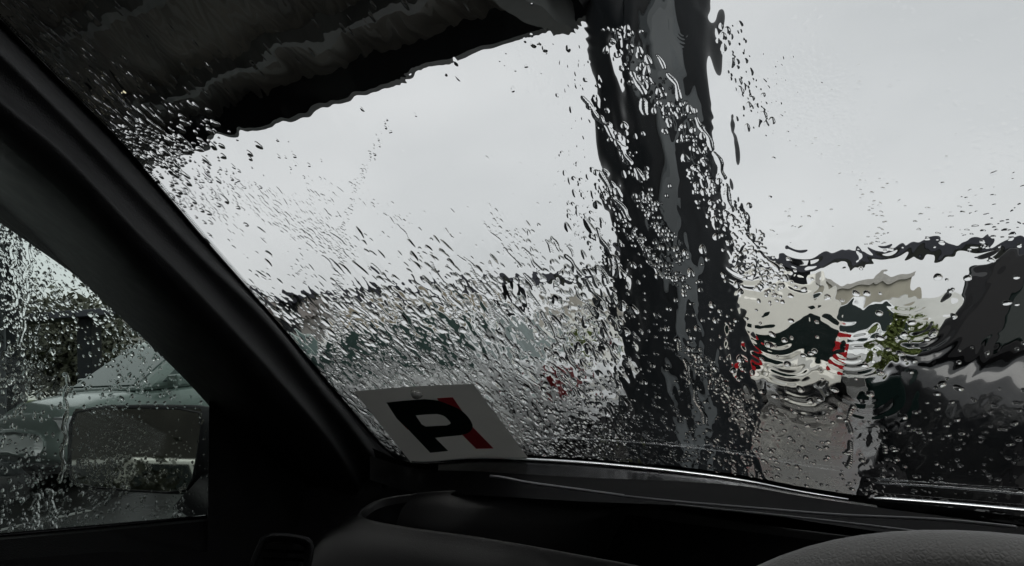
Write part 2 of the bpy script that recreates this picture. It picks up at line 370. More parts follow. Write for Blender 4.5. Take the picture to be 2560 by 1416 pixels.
# ---- cars
M['tyre'] = mat('tyre', (.015, .015, .015), .7, bump=.2); M['rim'] = mat('rim_alloy', (.45, .45, .46), .25, metal=1, var=.05)
M['tail'] = mat('tail_lamp_red', (.36, .008, .012), .25, coat=.3, var=.1); M['head'] = mat('head_lamp', (.6, .62, .64), .08, coat=1, var=.05); M['blackp'] = mat('black_plastic', (.004, .004, .005), .55, spec=.25)
M['platem'] = mat('number_plate', (.7, .7, .66), .35, var=.03)
def car(name, loc, rz, label, cat, L, Wd, belt, roof, x0, x1, x2, x3, paint, tint, tail=None, cabm=None, trunk=None, hood=None, van=False, group='cars parked around us'):
    """+x is forward. greenhouse base runs x0..x3, its top x1..x2"""
    o = empty(name, loc, rz, label=label, cat=cat, group=group)
    hw = Wd / 2; trunk = trunk or belt; hood = hood or belt
    def ring(x, zb, zt, w_):
        half = [(.0, zb), (w_ * .8, zb), (w_ * .96, zb + .07), (w_, zb + (zt - zb) * .45), (w_ * .985, zb + (zt - zb) * .72), (w_ * .93, zt - .03), (w_ * .78, zt), (0, zt + .02)]
        return [(x, y, z) for y, z in half] + [(x, -y, z) for y, z in half[-2:0:-1]]
    st = [(-L / 2, .42, trunk * .72, hw * .78), (-L / 2 + .05, .3, trunk * .93, hw * .9), (-L / 2 + .2, .22, trunk, hw * .97), (x0, .19, max(trunk, belt), hw), (0, .18, belt, hw), (x3, .19, belt, hw),
          (L / 2 - .35, .2, hood, hw * .95), (L / 2 - .1, .24, hood * .86, hw * .86), (L / 2, .34, hood * .66, hw * .7)]
    R_ = [ring(*s) for s in st]; c = MB().loft(R_, closed=True); n = len(R_[0])
    c.F.append(tuple(range(n))); c.F.append(tuple((len(R_) - 1) * n + j for j in range(n))[::-1])
    c.build('body', paint, o, world=False, smooth=True, sub=2)
    wb, wt = hw * .93, hw * .72 if not van else hw * .86
    A = np.array([(x0, -wb, belt - .02), (x3, -wb, belt - .02), (x3, wb, belt - .02), (x0, wb, belt - .02)], float)
    B = np.array([(x1, -wt, roof), (x2, -wt, roof), (x2, wt, roof), (x1, wt, roof)], float)
    c = MB(); c.add(list(A) + list(B), [(3, 2, 1, 0), (4, 5, 6, 7), (0, 1, 5, 4), (1, 2, 6, 5), (2, 3, 7, 6), (3, 0, 4, 7)])
    cab = c.build('cabin', cabm or paint, o, world=False, bevel=.07)
    def pane(nm, a, b_, c_, d, u0, u1, v0, v1, parent):
        a, b_, c_, d = map(np.array, (a, b_, c_, d)); nrm = np.cross(b_ - a, d - a); nrm /= np.linalg.norm(nrm)
        Q = []
        for (u, v) in ((u0, v0), (u1, v0), (u1, v1), (u0, v1)):
            Q.append((a * (1 - u) + b_ * u) * (1 - v) + (d * (1 - u) + c_ * u) * v)
        V = [q + nrm * .012 for q in Q] + [q - nrm * .02 for q in Q]
        MB().add(V, [(0, 1, 2, 3), (7, 6, 5, 4), (0, 4, 5, 1), (1, 5, 6, 2), (2, 6, 7, 3), (3, 7, 4, 0)]).build(nm, tint, parent, world=False, bevel=.01)
    pane('side_window', A[0], A[1], B[1], B[0], .08, .5, .14, .86, o); pane('side_window', A[0], A[1], B[1], B[0], .54, .93, .14, .86, o)
    pane('side_window', A[2], A[3], B[3], B[2], .07, .46, .14, .86, o); pane('side_window', A[2], A[3], B[3], B[2], .5, .92, .14, .86, o)
    pane('windshield', A[1], A[2], B[2], B[1], .07, .93, .1, .88, o)
    if van: pane('rear_window', A[3], A[0], B[0], B[3], .08, .92, .03, .42, o)
    else: pane('rear_window', A[3], A[0], B[0], B[3], .1, .9, .12, .86, o)
    for sx in (-L * .30, L * .31):
        for sy in (-1, 1):
            cc = np.array((sx, sy * (hw - .005), .31)); u, v = np.array((1., 0, 0)), np.array((0, 0, 1.))
            e = MB(); ax = np.array((0, sy * 1., 0)); e.tube([cc - ax * .2, cc + ax * .0, cc + ax * .012], [.31, .31, .27], 28); wv = e.build('wheel', M['tyre'], o, world=False)
            e = MB(); e.disc(cc + ax * .018, u, v, .2, 24); e.build('rim', M['rim'], wv, world=False)
            e = MB(); e.disc(cc - ax * .004, u, v, .37, 28); e.build('wheel_arch', M['blackp'], o, world=False)
    zt = (trunk if not van else belt)
    for sy in (-1, 1):
        e = MB(); y0 = sy * hw * .62; y1 = sy * hw * .97
        if van: e.box((-L / 2 - .03, min(sy * hw * .66, sy * hw * 1.0), .42), (-L / 2 + .2, max(sy * hw * .66, sy * hw * 1.0), .86))
        else: e.box((-L / 2 - .005, min(y0, y1), zt * .72), (-L / 2 + .24, max(y0, y1), zt * .9))
        e.build('tail_light', tail or M['tail'], o, world=False, bevel=.03)
        e = MB(); e.box((L / 2 - .35, min(y0, y1), hood * .68), (L / 2 - .1, max(y0, y1), hood * .84)); e.build('headlight', M['head'], o, world=False, bevel=.03)
        e = MB(); e.box((x3 - .45, min(sy * hw * .98, sy * (hw + .17)), belt + .0), (x3 - .3, max(sy * hw * .98, sy * (hw + .17)), belt + .13)); e.build('door_mirror', paint, o, world=False, bevel=.03)
    e = MB(); e.box((-L / 2 - .04, -hw * .9, .24), (-L / 2 + .3, hw * .9, .44)); e.build('bumper', M['blackp'] if not van else paint, o, world=False, bevel=.04)
    e = MB(); e.box((-L / 2 - .05, -.25, zt * .6 if not van else .5), (-L / 2 + .08, .25, (zt * .6 if not van else .5) + .12)); e.build('number_plate', M['platem'], o, world=False, bevel=.006)
    for y0, y1 in ((-hw - .012, -hw + .05), (hw - .05, hw + .012)):
        e = MB(); e.box((-.05, y0, belt - .17), (.12, y1, belt - .14)); e.build('handle', M['blackp'], o, world=False)
    return o
paint_silver = mat('silver_paint', (.72, .74, .74), .25, coat=.6, var=.03, vscale=2)
paint_white = mat('white_paint', (.74, .73, .66), .3, coat=.6, var=.03, vscale=2)
paint_black = mat('black_paint', (.008, .009, .010), .2, spec=.5, coat=.8, var=.1, vscale=2)
paint_mint = mat('pale_green_paint', (.24, .31, .28), .3, coat=.6, var=.04, vscale=2)
tint_green = mat('green_tinted_glass', (.06, .10, .09), .05, spec=.5, coat=.2, var=.2, vscale=2)
tint_dark = mat('dark_tinted_glass', (.006, .012, .011), .12, spec=.12)
gz = lambda lat, fwd: tuple(cf(lat, fwd, -1.15))
car('silver_car', gz(-5.3, 6.3), math.pi - YAW, 'silver car with green tinted windows parked side-on left of the thick black column', 'car', 4.5, 1.78, .93, 1.47, -1.7, -1.1, .5, 1.3, paint_silver, tint_green, trunk=.98, hood=.86, tail=mat('dim_tail_lamp', (.16, .012, .014), .3, coat=.3))
car('pale_green_car', gz(-8.2, 5.4), R(-90) - YAW, 'pale green hatchback beyond the left side window, above the door mirror', 'car', 3.9, 1.68, .9, 1.42, -1.75, -1.35, .35, 1.15, paint_mint, tint_green, trunk=.95, hood=.84)
car('white_van', (4.42, 12.3, 0), R(90) - R(17), 'small white van seen from behind with red tail lights, right of the thick black column', 'van', 3.4, 1.44, .66, 1.76, -1.62, -1.54, .95, 1.45, paint_white, tint_dark, van=True, trunk=.7, hood=.7)
car('black_hatchback', gz(1.62, 4.75), -YAW, 'black hatchback parked side-on in front of us at the right edge', 'car', 4.4, 1.8, .93, 1.43, -1.98, -1.62, .6, 1.4, paint_black, tint_dark, trunk=.97, hood=.86, tail=tint_dark, cabm=M['blackp'])
car('white_car', gz(-3.6, -9.5), R(-60) - YAW, 'white car parked behind us, reflected in the door mirror', 'car', 4.2, 1.74, .92, 1.44, -1.7, -1.2, .5, 1.3, paint_white, tint_dark)
car('grey_car', (7.0, 15.2, 0), R(-90) - R(20), 'light grey car facing us between the white van and the green shrubs', 'car', 4.2, 1.72, .92, 1.46, -1.7, -1.3, .5, 1.3, paint_silver, tint_dark)
car('grey_car', gz(-14, 9.5), math.pi - YAW + R(8), 'pale grey car far left beyond the pale green hatchback', 'car', 4.3, 1.74, .92, 1.44, -1.7, -1.2, .5, 1.3, paint_silver, tint_dark)
# ================================================================== OUR CAR
own = empty('parked_car', cf(.38, -.3, -1.15), label='dark interior of the car we sit in, with pillar, dashboard and steering wheel', cat='car')
def Pside(px, py, lat=-.78): return Plat(px, py, lat)
NS_ = 26
E1 = [(-200, -150), (0, 58), (190, 250), (310, 372), (500, 592), (700, 818), (850, 996), (950, 1110), (1012, 1158)]
E2 = [(-150, 380), (0, 520), (125, 628), (250, 740), (400, 880), (480, 960), (521, 1006), (600, 1090), (720, 1180), (860, 1290)]
R1 = [(-160, 110), (0, 250), (142, 366), (250, 475), (339, 572), (508, 741), (695, 945), (840, 1120), (900, 1225)]
R2 = [(-190, -40), (0, 130), (190, 315), (339, 470), (508, 646), (661, 795), (780, 945), (890, 1080), (965, 1185)]
s1, s2, q1, q2 = spline(E1, NS_), spline(E2, NS_), spline(R1, NS_), spline(R2, NS_)
rows = []
for i in range(NS_):
    a, b_, r1, r2 = s1[i], s2[i], q1[i], q2[i]
    dg = hit_glass(*a)[2]
    u = i / (NS_ - 1)
    def at(p, f): return Pd(p[0], p[1], dg * f)
    mid = (r1 + r2) / 2; far = r1 * .55 + b_ * .45
    e2 = Pside(*b_) ; 
    row = [Pd(a[0] + 6, a[1] - 6, dg + .03), at(a, .995), at(a * .55 + r2 * .45, .988), at(r2 + (9, -9), .980), at(r2, .966), at(r2 - (7, -7), .965), at(mid, .972), at(r1 + (9, -9), .966), at(r1, .950), at(r1 - (7, -7), .949), at(far, .965), e2, Plat(b_[0] - 4, b_[1] + 5, -.83)]
    rows.append(row)
MB().loft(rows).build('windshield_pillar', M['trim'], own, smooth=True, sub=2)

# door trim below the side window, running up into the sail panel behind the pillar
Uln = [(-320, 1372), (-100, 1353), (0, 1342), (260, 1319), (519, 1295), (523, 1000), (560, 1020), (640, 1100), (760, 1200), (880, 1260), (1000, 1300)]
rows = [[Plat(x, y, -.80) for x, y in Uln], [Plat(x, y + 8, -.765) for x, y in Uln], [Plat(x, max(y + 60, 1380) , -.74) for x, y in Uln], [Plat(x, 1700, -.72) for x, y in Uln]]
MB().loft(rows).build('door_trim', M['door'], own, smooth=False)
# weather strip along the bottom of the side window
st = spline([(-320, 1368), (0, 1339), (260, 1316), (519, 1292)], 20)
MB().tube([Plat(x, y, -.795) for x, y in st], .0022, 8).build('window_seal', M['gloss'], own, smooth=True)
# side window glass
e2q = np.array([Plat(x, y, -.80) - EYE for x, y in [(-400, 200)] + E2[:7] + [(523, 1150), (525, 1330)]]); e2f, e2z = e2q @ FW, e2q[:, 2]; o_ = np.argsort(e2z); e2f, e2z = e2f[o_], e2z[o_]
fmax = lambda z: np.interp(z, e2z, e2f)
rows = [[cf(-.80, f, z) for f in np.linspace(-.6, fmax(z) + .012, 4)] for z in np.linspace(-.44, .34, 20)]
MB().loft(rows).build('side_window', M['side_pane'], own)

# windshield: inner face of the laminated glass, with its edge
ss = np.linspace(-.80, 1.5, 90); ts = np.linspace(-.12, .80, 50)
S_, T_ = np.meshgrid(ss, ts)
V = glass(S_, T_, 0.0).reshape(-1, 3); n = len(ss)
F = [(i * n + j, i * n + j + 1, (i + 1) * n + j + 1, (i + 1) * n + j) for i in range(len(ts) - 1) for j in range(n - 1)]
ws = obj('windshield', V, F, M['pane'], own, smooth=True)
# black frit and its dots along the pillar, printed on the inside
fm = MB(); a_in = spline([hit_glass(x, y)[:2] for x, y in E1], 60)
nn_ = np.gradient(a_in, axis=0); nn_ = np.stack([-nn_[:, 1], nn_[:, 0]], 1); nn_ /= np.linalg.norm(nn_, axis=1)[:, None]
if nn_[30, 0] < 0: nn_ = -nn_
rowA = [glass(p[0] - .05, p[1] - .02, -.0012) for p in a_in]; rowB = [glass(*(p + q * .004), -.0012) for p, q in zip(a_in, nn_)]
fm.loft([rowA, rowB])
dn = spline(a_in, 380)
dnn = np.gradient(dn, axis=0); dnn = np.stack([-dnn[:, 1], dnn[:, 0]], 1); dnn /= np.linalg.norm(dnn, axis=1)[:, None]
if dnn[30, 0] < 0: dnn = -dnn
for k in range(len(dn)):
    for rr_, off in ((.0011, .0045), (.0009, .0067), (.0006, .0088)):
        p = dn[k] + dnn[k] * off + (dn[min(k + 1, 379)] - dn[k]) * (.5 if off == .0067 else 0)
        c = glass(*p, -.0012); u = glass(p[0] + .01, p[1], -.0012) - c; u /= np.linalg.norm(u); v = glass(p[0], p[1] + .01, -.0012) - c; v /= np.linalg.norm(v)
        fm.disc(c, u, v, rr_, 6)
fm.build('frit_band', M['frit'], ws)

# dashboard
A = [(930, 1120), (1030, 1158), (1200, 1150), (1350, 1155), (1500, 1165), (1700, 1185), (1860, 1207), (2000, 1234), (2180, 1262), (2350, 1285), (2560, 1313), (2750, 1340), (3000, 1378)]
B_ = [(925, 1140), (1040, 1172), (1200, 1179), (1350, 1188), (1500, 1196), (1700, 1204), (1860, 1216), (2000, 1240), (2180, 1267), (2350, 1290), (2560, 1318), (2750, 1346), (3000, 1384)]
A = spline(A, 60); B_ = spline(B_, 60)
def ga(p, o): return Pd(p[0], p[1], hit_glass(p[0], p[1])[2] + o * 2)
PA = [ga(p, -.022) for p in A]
PB = [Pd(b_[0], b_[1], np.linalg.norm(a - EYE) - .035) for a, b_ in zip(PA, B_)]
dash = MB().loft([[p - UP * .12 + FW * .03 for p in PA], [p - UP * .004 + FW * .003 for p in PA], PA]).build('dashboard', M['dash_black'], own, smooth=True)
k = 37
MB().loft([PA[5:k], PB[5:k]]).build('demister_strip', M['gloss'], dash, smooth=True)
MB().tube([p + UP * .0018 for p in PA[3:35]], list(np.interp(range(32), [0, 4, 18, 31], [.0008, .0020, .0020, .0008])), 10).build('sky_glint_bead', M['bead'], dash, smooth=True)  # metal bead added so the sky draws a bright reflection line
# lower row: the wide dash face between the strip and the instrument hood
def off(P, dy, dd): 
    o_ = []
    for p in P:
        x, y = to_px(p); o_.append(Pd(x, y + dy, np.linalg.norm(p - EYE) - dd))
    return o_
PC = off(PB, 6, .001); PD = off(PB, 16, .004); PE = off(PB, 42, .010); PF = off(PB, 60, .02)
MB().loft([PB, PC, PD, PE, PF]).build('dash_top', M['dash'], dash, smooth=True)
# metal bead added for the bright reflected line, and the seams, at the right
cs = spline([(2172, 1246), (2260, 1252), (2400, 1263), (2560, 1278), (2760, 1298)], 30)
MB().tube([ga((x, y), -.012) for x, y in cs], list(np.interp(range(30), [0, 2, 29], [.0006, .0022, .0026])), 10).build('sky_glint_right', M['bead'], dash, smooth=True)
for pts, r_ in (([(2160, 1204), (2300, 1208), (2560, 1222), (2800, 1240)], .0006), ([(2175, 1232), (2350, 1246), (2560, 1264), (2760, 1284)], .0006)):
    cs = spline(pts, 24); MB().tube([ga((x, y), -.006) for x, y in cs], r_, 6).build('glass_seam', M['gloss'], dash, smooth=True)
for pts, r_ in (([(1225, 1191), (1255, 1194), (1320, 1207), (1450, 1225), (1560, 1240)], .0014), ([(1560, 1241), (1700, 1255), (1900, 1272), (2100, 1288), (2350, 1300), (2540, 1318)], .0011), ([(1690, 1262), (1900, 1284), (2100, 1306), (2300, 1330)], .0009)):
    cs = spline(pts, 30); MB().tube([Pd(x, y, np.linalg.norm(PB[20] - EYE) * np.interp(x, [1000, 1800, 2560], [.93, .82, .70])) for x, y in cs], r_, 6).build('dash_seam_highlight', M['seam_glint'], dash, smooth=True)  # pale tubes along the seams, their highlight put into the base colour
# instrument hood: a recessed oval with a soft rim
top = [(902, 1283), (935, 1255), (1000, 1240), (1080, 1230), (1180, 1227), (1300, 1236), (1450, 1250), (1650, 1278), (1900, 1312), (2200, 1350), (2500, 1390)]
bot = [(902, 1290), (935, 1302), (1050, 1322), (1200, 1342), (1350, 1368), (1500, 1395), (1650, 1422), (1850, 1462), (2100, 1510), (2400, 1560), (2600, 1500)]
loop = np.vstack([spline(top, 60), spline(bot, 60)[::-1]])
dist = lambda p: np.interp(p[0], [850, 1300, 2600], [.94, .90, .84]) * np.interp(p[1], [1225, 1420], [1.0, .88])
cen = np.array([1700., 1345.])
def ringat(k_, dz, gx=0, gy=0):
    o_ = []
    for p in loop:
        q = cen + (p - cen) * (1 + k_) ; 
        d = p - cen; d = d / (np.linalg.norm(d) + 1e-6)
        q = p + d * np.array([gx, gy]) if (gx or gy) else q
        o_.append(Pd(q[0], q[1], dist(p)) + UP * dz)
    return o_
rings = [ringat(-.3, -.06), ringat(-.05, -.05), ringat(0, -.008, -5, -4), ringat(0, 0), ringat(0, .0005, 6, 6), ringat(0, -.006, 22, 22), ringat(0, -.016, 60, 60), ringat(0, -.04, 150, 150), ringat(0, -.2, 320, 420)]
MB().loft(rings[:3], closed=True).build('instrument_recess', M['dash_black'], dash, smooth=True)
MB().loft(rings[2:], closed=True).build('instrument_hood', M['hood'], dash, smooth=True, sub=1)
# air vent, lower left of the dash
V_ = [(655, 1352), (680, 1340), (745, 1345), (776, 1362), (770, 1420), (740, 1480), (650, 1490), (630, 1420)]
vv = spline(V_ + [V_[0]], 32)[:-1]
rr0 = [Pd(x, y, .70) for x, y in vv]; c_ = np.mean(vv, axis=0)
rr1 = [Pd(*(c_ + (p - c_) * .86), .715) for p in vv]; rr2 = [Pd(*(c_ + (p - c_) * .8), .74) for p in vv]; rr3 = [Pd(*(c_ + (p - c_) * 1.1), .73) for p in vv]
vent = MB().loft([rr3, rr0, rr1, rr2], closed=True).build('air_vent', M['dash'], dash, smooth=True)
ms = MB()
for k in range(5):
    y = 1375 + k * 20; ms.tube([Pd(655 + k, y, .735), Pd(760 - k, y + 6, .735)], .0015, 6)
ms.build('vent_slats', M['dash_black'], vent)
# dash side filler behind the vent, so nothing shows through
MB().loft([[Pd(x, y, 1.02) for x, y in ((480, 1296), (700, 1235), (900, 1200), (1050, 1190), (1400, 1235), (3000, 1460))], [Pd(x, y, .98) for x, y in ((430, 1420), (650, 1420), (900, 1420), (1050, 1420), (1400, 1440), (3000, 1600))], [Pd(x, y, .95) for x, y in ((430, 1900), (650, 1900), (900, 1900), (1050, 1900), (1400, 1900), (3000, 1900))]]).build('dash_end_panel', M['dash_black'], dash, smooth=True)

# steering wheel
wc = cf(SWLAT, SWFWD, SWZ) if 'SWLAT' in globals() else cf(-.013, .334, -.294)
sw = empty('steering_wheel', (0, 0, 0)); sw.parent = own; sw.location = Vector(wc) - own.location
tilt = R(20.3)      # rim leans away at its top
U = RT; Vv = UP * math.cos(tilt) + FW * math.sin(tilt); Wn = np.cross(U, Vv)
rim = [wc + .19 * (math.cos(a) * U + math.sin(a) * Vv) for a in np.linspace(0, 2 * math.pi, 97)[:-1]]
def objw(mb, name, m, **kw):
    o = obj(name, np.array([np.array(v) for v in mb.V]) - wc, mb.F, m, sw, world=False, **kw); return o
c = MB(); c.tube(rim, [.0165 + .0012 * math.cos(6 * a) for a in np.linspace(0, 2 * math.pi, 97)[:-1]], 20, closed=True); objw(c, 'rim', M['leather'], smooth=True)
for an in (0, math.pi, -math.pi / 2):
    c = MB(); d = math.cos(an) * U + math.sin(an) * Vv; c.tube([wc + d * .05 - Wn * .01, wc + d * .12, wc + d * .185], [.03, .018, .014], 12); objw(c, 'spoke', M['dash'], smooth=True)
c = MB(); c.tube([wc - Wn * .03, wc - Wn * .005, wc + Wn * .02, wc + Wn * .03], [.05, .085, .075, .04], 28); objw(c, 'hub', M['dash'], smooth=True)

# cabin shell: headliner, rear bulkhead, floor, right door with its window, seats
def cshell(name, boxes, m):
    c = MB()
    for bx in boxes: carbox(c, *bx)
    return c.build(name, m, own)
cshell('headliner', [(-.62, 1.38, -1.9, .10, .335, .37)], M['headliner'])
cshell('rear_bulkhead', [(-.8, 1.5, -2.0, -1.9, -1.0, -.08)], M['seat'])
cshell('floor', [(-.8, 1.5, -2.0, .85, -1.02, -.98)], M['seat'])
cshell('right_door', [(1.5, 1.55, -2.0, 1.0, -1.0, -.15)], M['seat'])
cshell('left_door', [(-.86, -.83, -2.0, .75, -1.0, -.46)], M['seat'])
cshell('seat', [(-.3, .3, -.75, -.5, -.7, .12), (-.3, .3, -.6, -.1, -.75, -.6)], M['seat'])
cshell('seat', [(.6, 1.2, -.75, -.5, -.7, .12), (.6, 1.2, -.6, -.1, -.75, -.6)], M['seat'])
cshell('firewall', [(-.8, 1.5, .8, .86, -1.0, -.42)], M['seat'])
# bonnet of our own car and the cowl with a wiper
rows = []
for f, z, wd_, cr_ in ((.86, -.36, .70, .0), (1.0, -.335, .72, .01), (1.3, -.345, .74, .02), (1.7, -.40, .72, .025), (2.0, -.48, .66, .02), (2.12, -.60, .6, 0), (2.15, -.8, .55, 0)):
    rows.append([cf(.38 + wd_ * u * 1.1, f - .10 * u * u, z - .06 * u * u) for u in np.linspace(-1, 1, 13)])
MB().loft(rows).build('bonnet', M['ourpaint'], own, smooth=True, sub=1)
rows = []
ct = [hit_glass(x, y)[:2] for x, y in A]
for t_, o_ in ((.008, .008), (-.02, .012), (-.06, .01), (-.10, -.01)):
    rows.append([glass(s, t + t_, o_) for s, t in ct])
MB().loft(rows).build('cowl', M['rubber'], own, smooth=True)

# door mirror
mc = Plat(345, 1127, -1.0)
eye = EYE; back = -FW * 1.0 + RT * -.30 + UP * .055; back /= np.linalg.norm(back); tocam = (eye - mc) / np.linalg.norm(eye - mc)
mn = back + tocam; mn /= np.linalg.norm(mn)
quad = [(188, 1022), (500, 1022), (506, 1040), (478, 1222), (462, 1234), (190, 1215), (172, 1200), (178, 1040)]
def onpl(px, py, o=0):
    r = ray(px, py); d = ((mc + mn * o) - EYE) @ mn / (r @ mn); return EYE + r * d
Q = [onpl(*q) for q in quad]
mr = empty('door_mirror', (0, 0, 0)); mr.parent = own; mr.location = Vector(mc) - own.location
def objm(mb, name, m, **kw): return obj(name, np.array([np.array(v) for v in mb.V]) - mc, mb.F, m, mr, world=False, **kw)
c = MB(); c.add(Q, [tuple(range(len(Q)))]); objm(c, 'mirror_glass', M['mirror'])
qc = np.mean(Q, axis=0)
def scl(k_, o): return [qc + (q - qc) * k_ + mn * o for q in Q]
c = MB().loft([scl(.998, -.003), scl(1.0, .004), scl(1.05, .003), scl(1.13, -.02), scl(1.12, -.05), scl(.8, -.09), scl(.4, -.1)], closed=True); objm(c, 'housing', M['blackp'], smooth=True, sub=1)
c = MB(); c.tube([qc - mn * .05 + RT * .08 - UP * .05, cf(-.86, .72, -.30)], [.035, .03], 12); objm(c, 'mirror_arm', M['blackp'], smooth=True)

# learner plate standing inside the glass
def plz(zx, zy): return 860 + zx / 5.3333, 930 + zy / 5.3333
plate = empty('p_plate', Pg(1090, 1150, -.012), label='white square plate with dark P over red bar, inside the lower left windshield corner', cat='sign')
bl, br_, tr, tl = [np.array(hit_glass(*plz(*q))[:2]) for q in ((885, 1190), (2450, 1120), (1722, 163), (133, 262))]
def pw(x, y, o):     # zoomed photo point -> plate surface, bowed towards us a little
    s, t, d = hit_glass(*plz(x, y)); return Pd(*plz(x, y), d - .022 - o)
n = 14
top_ = [(133 + (1722 - 133) * u, 262 + (163 - 262) * u - 26 * 4 * u * (1 - u) * .6) for u in np.linspace(0, 1, n)]
bot_ = [(890 + (2450 - 890) * u, 1205 + (1140 - 1205) * u) for u in np.linspace(0, 1, n)]
rows = []
for v in np.linspace(0, 1, n):
    rows.append([pw(a[0] * (1 - v) + b_[0] * v, a[1] * (1 - v) + b_[1] * v, 0) for a, b_ in zip(top_, bot_)])
lb = MB().loft(rows)
lb.build('plate', M['paper'], plate)
def flat(poly, o, name, m, hole=None):
    me = bpy.data.meshes.new(name); 
    import mathutils.geometry as mg
    loops = [[Vector((x, -y, 0)) for x, y in poly]] + ([[Vector((x, -y, 0)) for x, y in hole]] if hole else [])
    tri = mg.tessellate_polygon(loops); P = [q for l in loops for q in l]
    return obj(name, [pw(q.x, -q.y, o) for q in P], [tuple(t) for t in tri], m, plate)
red = [(1240, 352), (1450, 340), (1560, 500), (1720, 742), (1995, 1022), (1762, 1027), (1585, 850), (1400, 640)]
flat(red, .0006, 'red_bar', M['pred'])
flat([(700, 620), (740, 625), (860, 770), (850, 772)], .0006, 'red_bar', M['pred'])
Pout = [(565, 410), (800, 385)] + [tuple(q) for q in spline([(1080, 365), (1250, 385), (1400, 438), (1550, 508), (1662, 612), (1715, 715), (1700, 775), (1640, 822), (1550, 846)], 30)] + [(1215, 880), (1390, 1055), (1150, 1080), (850, 762), (700, 620)]
Pin = [(955, 580), (1100, 568)] + [tuple(q) for q in spline([(1240, 562), (1330, 588), (1395, 645), (1422, 690), (1370, 715)], 12)] + [(1090, 730), (1035, 700)]
flat(Pout, .0012, 'letter', M['pgreen'], Pin)
sc_ = pw(970, 290, .002); u_ = pw(1010, 290, .002) - sc_; u_ /= np.linalg.norm(u_); v_ = pw(970, 250, .002) - sc_; v_ = v_ - u_ * (u_ @ v_); v_ /= np.linalg.norm(v_); w_ = np.cross(u_, v_)
if w_ @ (EYE - sc_) < 0: w_ = -w_
c = MB(); c.tube([sc_ - w_ * .001, sc_ + w_ * .0015, sc_ + w_ * .005, sc_ + w_ * .0055], [.007, .007, .004, .0015], 20); c.build('suction_cup', M['cup'], plate, smooth=True)

# ================================================================== RAIN ON THE GLASS
rg = np.random.default_rng(11)
LAT = rg.random((8, 256, 256)) - .5
def bn(x, y, k):
    """smooth (cubic B-spline) noise on a random lattice"""
    x = np.asarray(x, np.float64); y = np.asarray(y, np.float64)
    xi = np.floor(x).astype(np.int32); yi = np.floor(y).astype(np.int32); fx = x - xi; fy = y - yi
    def wts(f): return ((1 - f) ** 3 / 6, (3 * f ** 3 - 6 * f ** 2 + 4) / 6, (-3 * f ** 3 + 3 * f ** 2 + 3 * f + 1) / 6, f ** 3 / 6)
    wx, wy = wts(fx), wts(fy); L = LAT[k % 8]; o_ = 0
    for a in range(4):
        for b in range(4): o_ = o_ + wx[a] * wy[b] * L[(xi + a) & 255, (yi + b) & 255]
    return o_ * 2.2
def sst(a, b, x): u = np.clip((x - a) / (b - a), 0, 1); return u * u * (3 - 2 * u)
class Sheet:
    def __init__(s, S, T, P): s.S, s.T = S, T; s.PX, s.PY = P; s.h = np.zeros_like(S); s.d = np.zeros_like(S)
    def drop(s, cs, ct, a, el, h, rot=0., rough=0., p=.75, seed=0):
        """elongated cap of half width a, half length a*el, along t turned by rot"""
        r = a * max(el, 1) * 1.15
        i0, i1 = np.searchsorted(s.T[:, 0], [ct - r, ct + r])
        if i1 <= i0: return
        row = s.S[(i0 + i1) // 2]; j0, j1 = np.searchsorted(row, [cs - r * 1.2, cs + r * 1.2])
        if j1 <= j0: return
        X = s.S[i0:i1, j0:j1] - cs; Y = s.T[i0:i1, j0:j1] - ct; c_, s_ = math.cos(rot), math.sin(rot)
        u = (X * c_ + Y * s_) / a; v = (-X * s_ + Y * c_) / (a * el)
        u = u * (1 + .22 * v)                       # a little broader towards its lower end
        q = u * u + v * v
        if rough:
            th = np.arctan2(v, u); q = q * (1 + rough * (np.sin(2 * th + seed) + .6 * np.sin(3 * th + seed * 2.3) + .4 * np.sin(5 * th + seed * 4.1)))
        c = h * np.clip(1 - q, 0, 1) ** p
        s.d[i0:i1, j0:j1] = np.maximum(s.d[i0:i1, j0:j1], c)
def grid_object(name, P3, m, kw):
    nr, nc = P3.shape[:2]; me = bpy.data.meshes.new(name); me.vertices.add(nr * nc); me.vertices.foreach_set('co', P3.reshape(-1).astype(np.float32))
    idx = np.arange(nr * nc, dtype=np.int32).reshape(nr, nc); q = np.stack([idx[:-1, :-1], idx[:-1, 1:], idx[1:, 1:], idx[1:, :-1]], -1).reshape(-1, 4)
    me.loops.add(q.size); me.loops.foreach_set('vertex_index', q.reshape(-1)); me.polygons.add(len(q))
    me.polygons.foreach_set('loop_start', np.arange(0, q.size, 4, dtype=np.int32)); me.polygons.foreach_set('loop_total', np.full(len(q), 4, np.int32))
    me.update(calc_edges=True); me.polygons.foreach_set('use_smooth', np.ones(len(q), bool)); me.materials.append(m)
    o = bpy.data.objects.new(name, me); COL.objects.link(o); return tag(o, **kw)
def seg_d(PX, PY, pts):
    """distance in photo pixels to a polyline laid on the glass"""
    best = np.full(PX.shape, 1e9)
    for (x0, y0), (x1, y1) in zip(pts[:-1], pts[1:]):
        dx, dy = x1 - x0, y1 - y0; u = np.clip(((PX - x0) * dx + (PY - y0) * dy) / (dx * dx + dy * dy), 0, 1)
        best = np.minimum(best, np.hypot(PX - x0 - u * dx, PY - y0 - u * dy))
    return best
blob = lambda PX, PY, x, y, rx, ry: np.exp(-((PX - x) / rx) ** 2 - ((PY - y) / ry) ** 2)

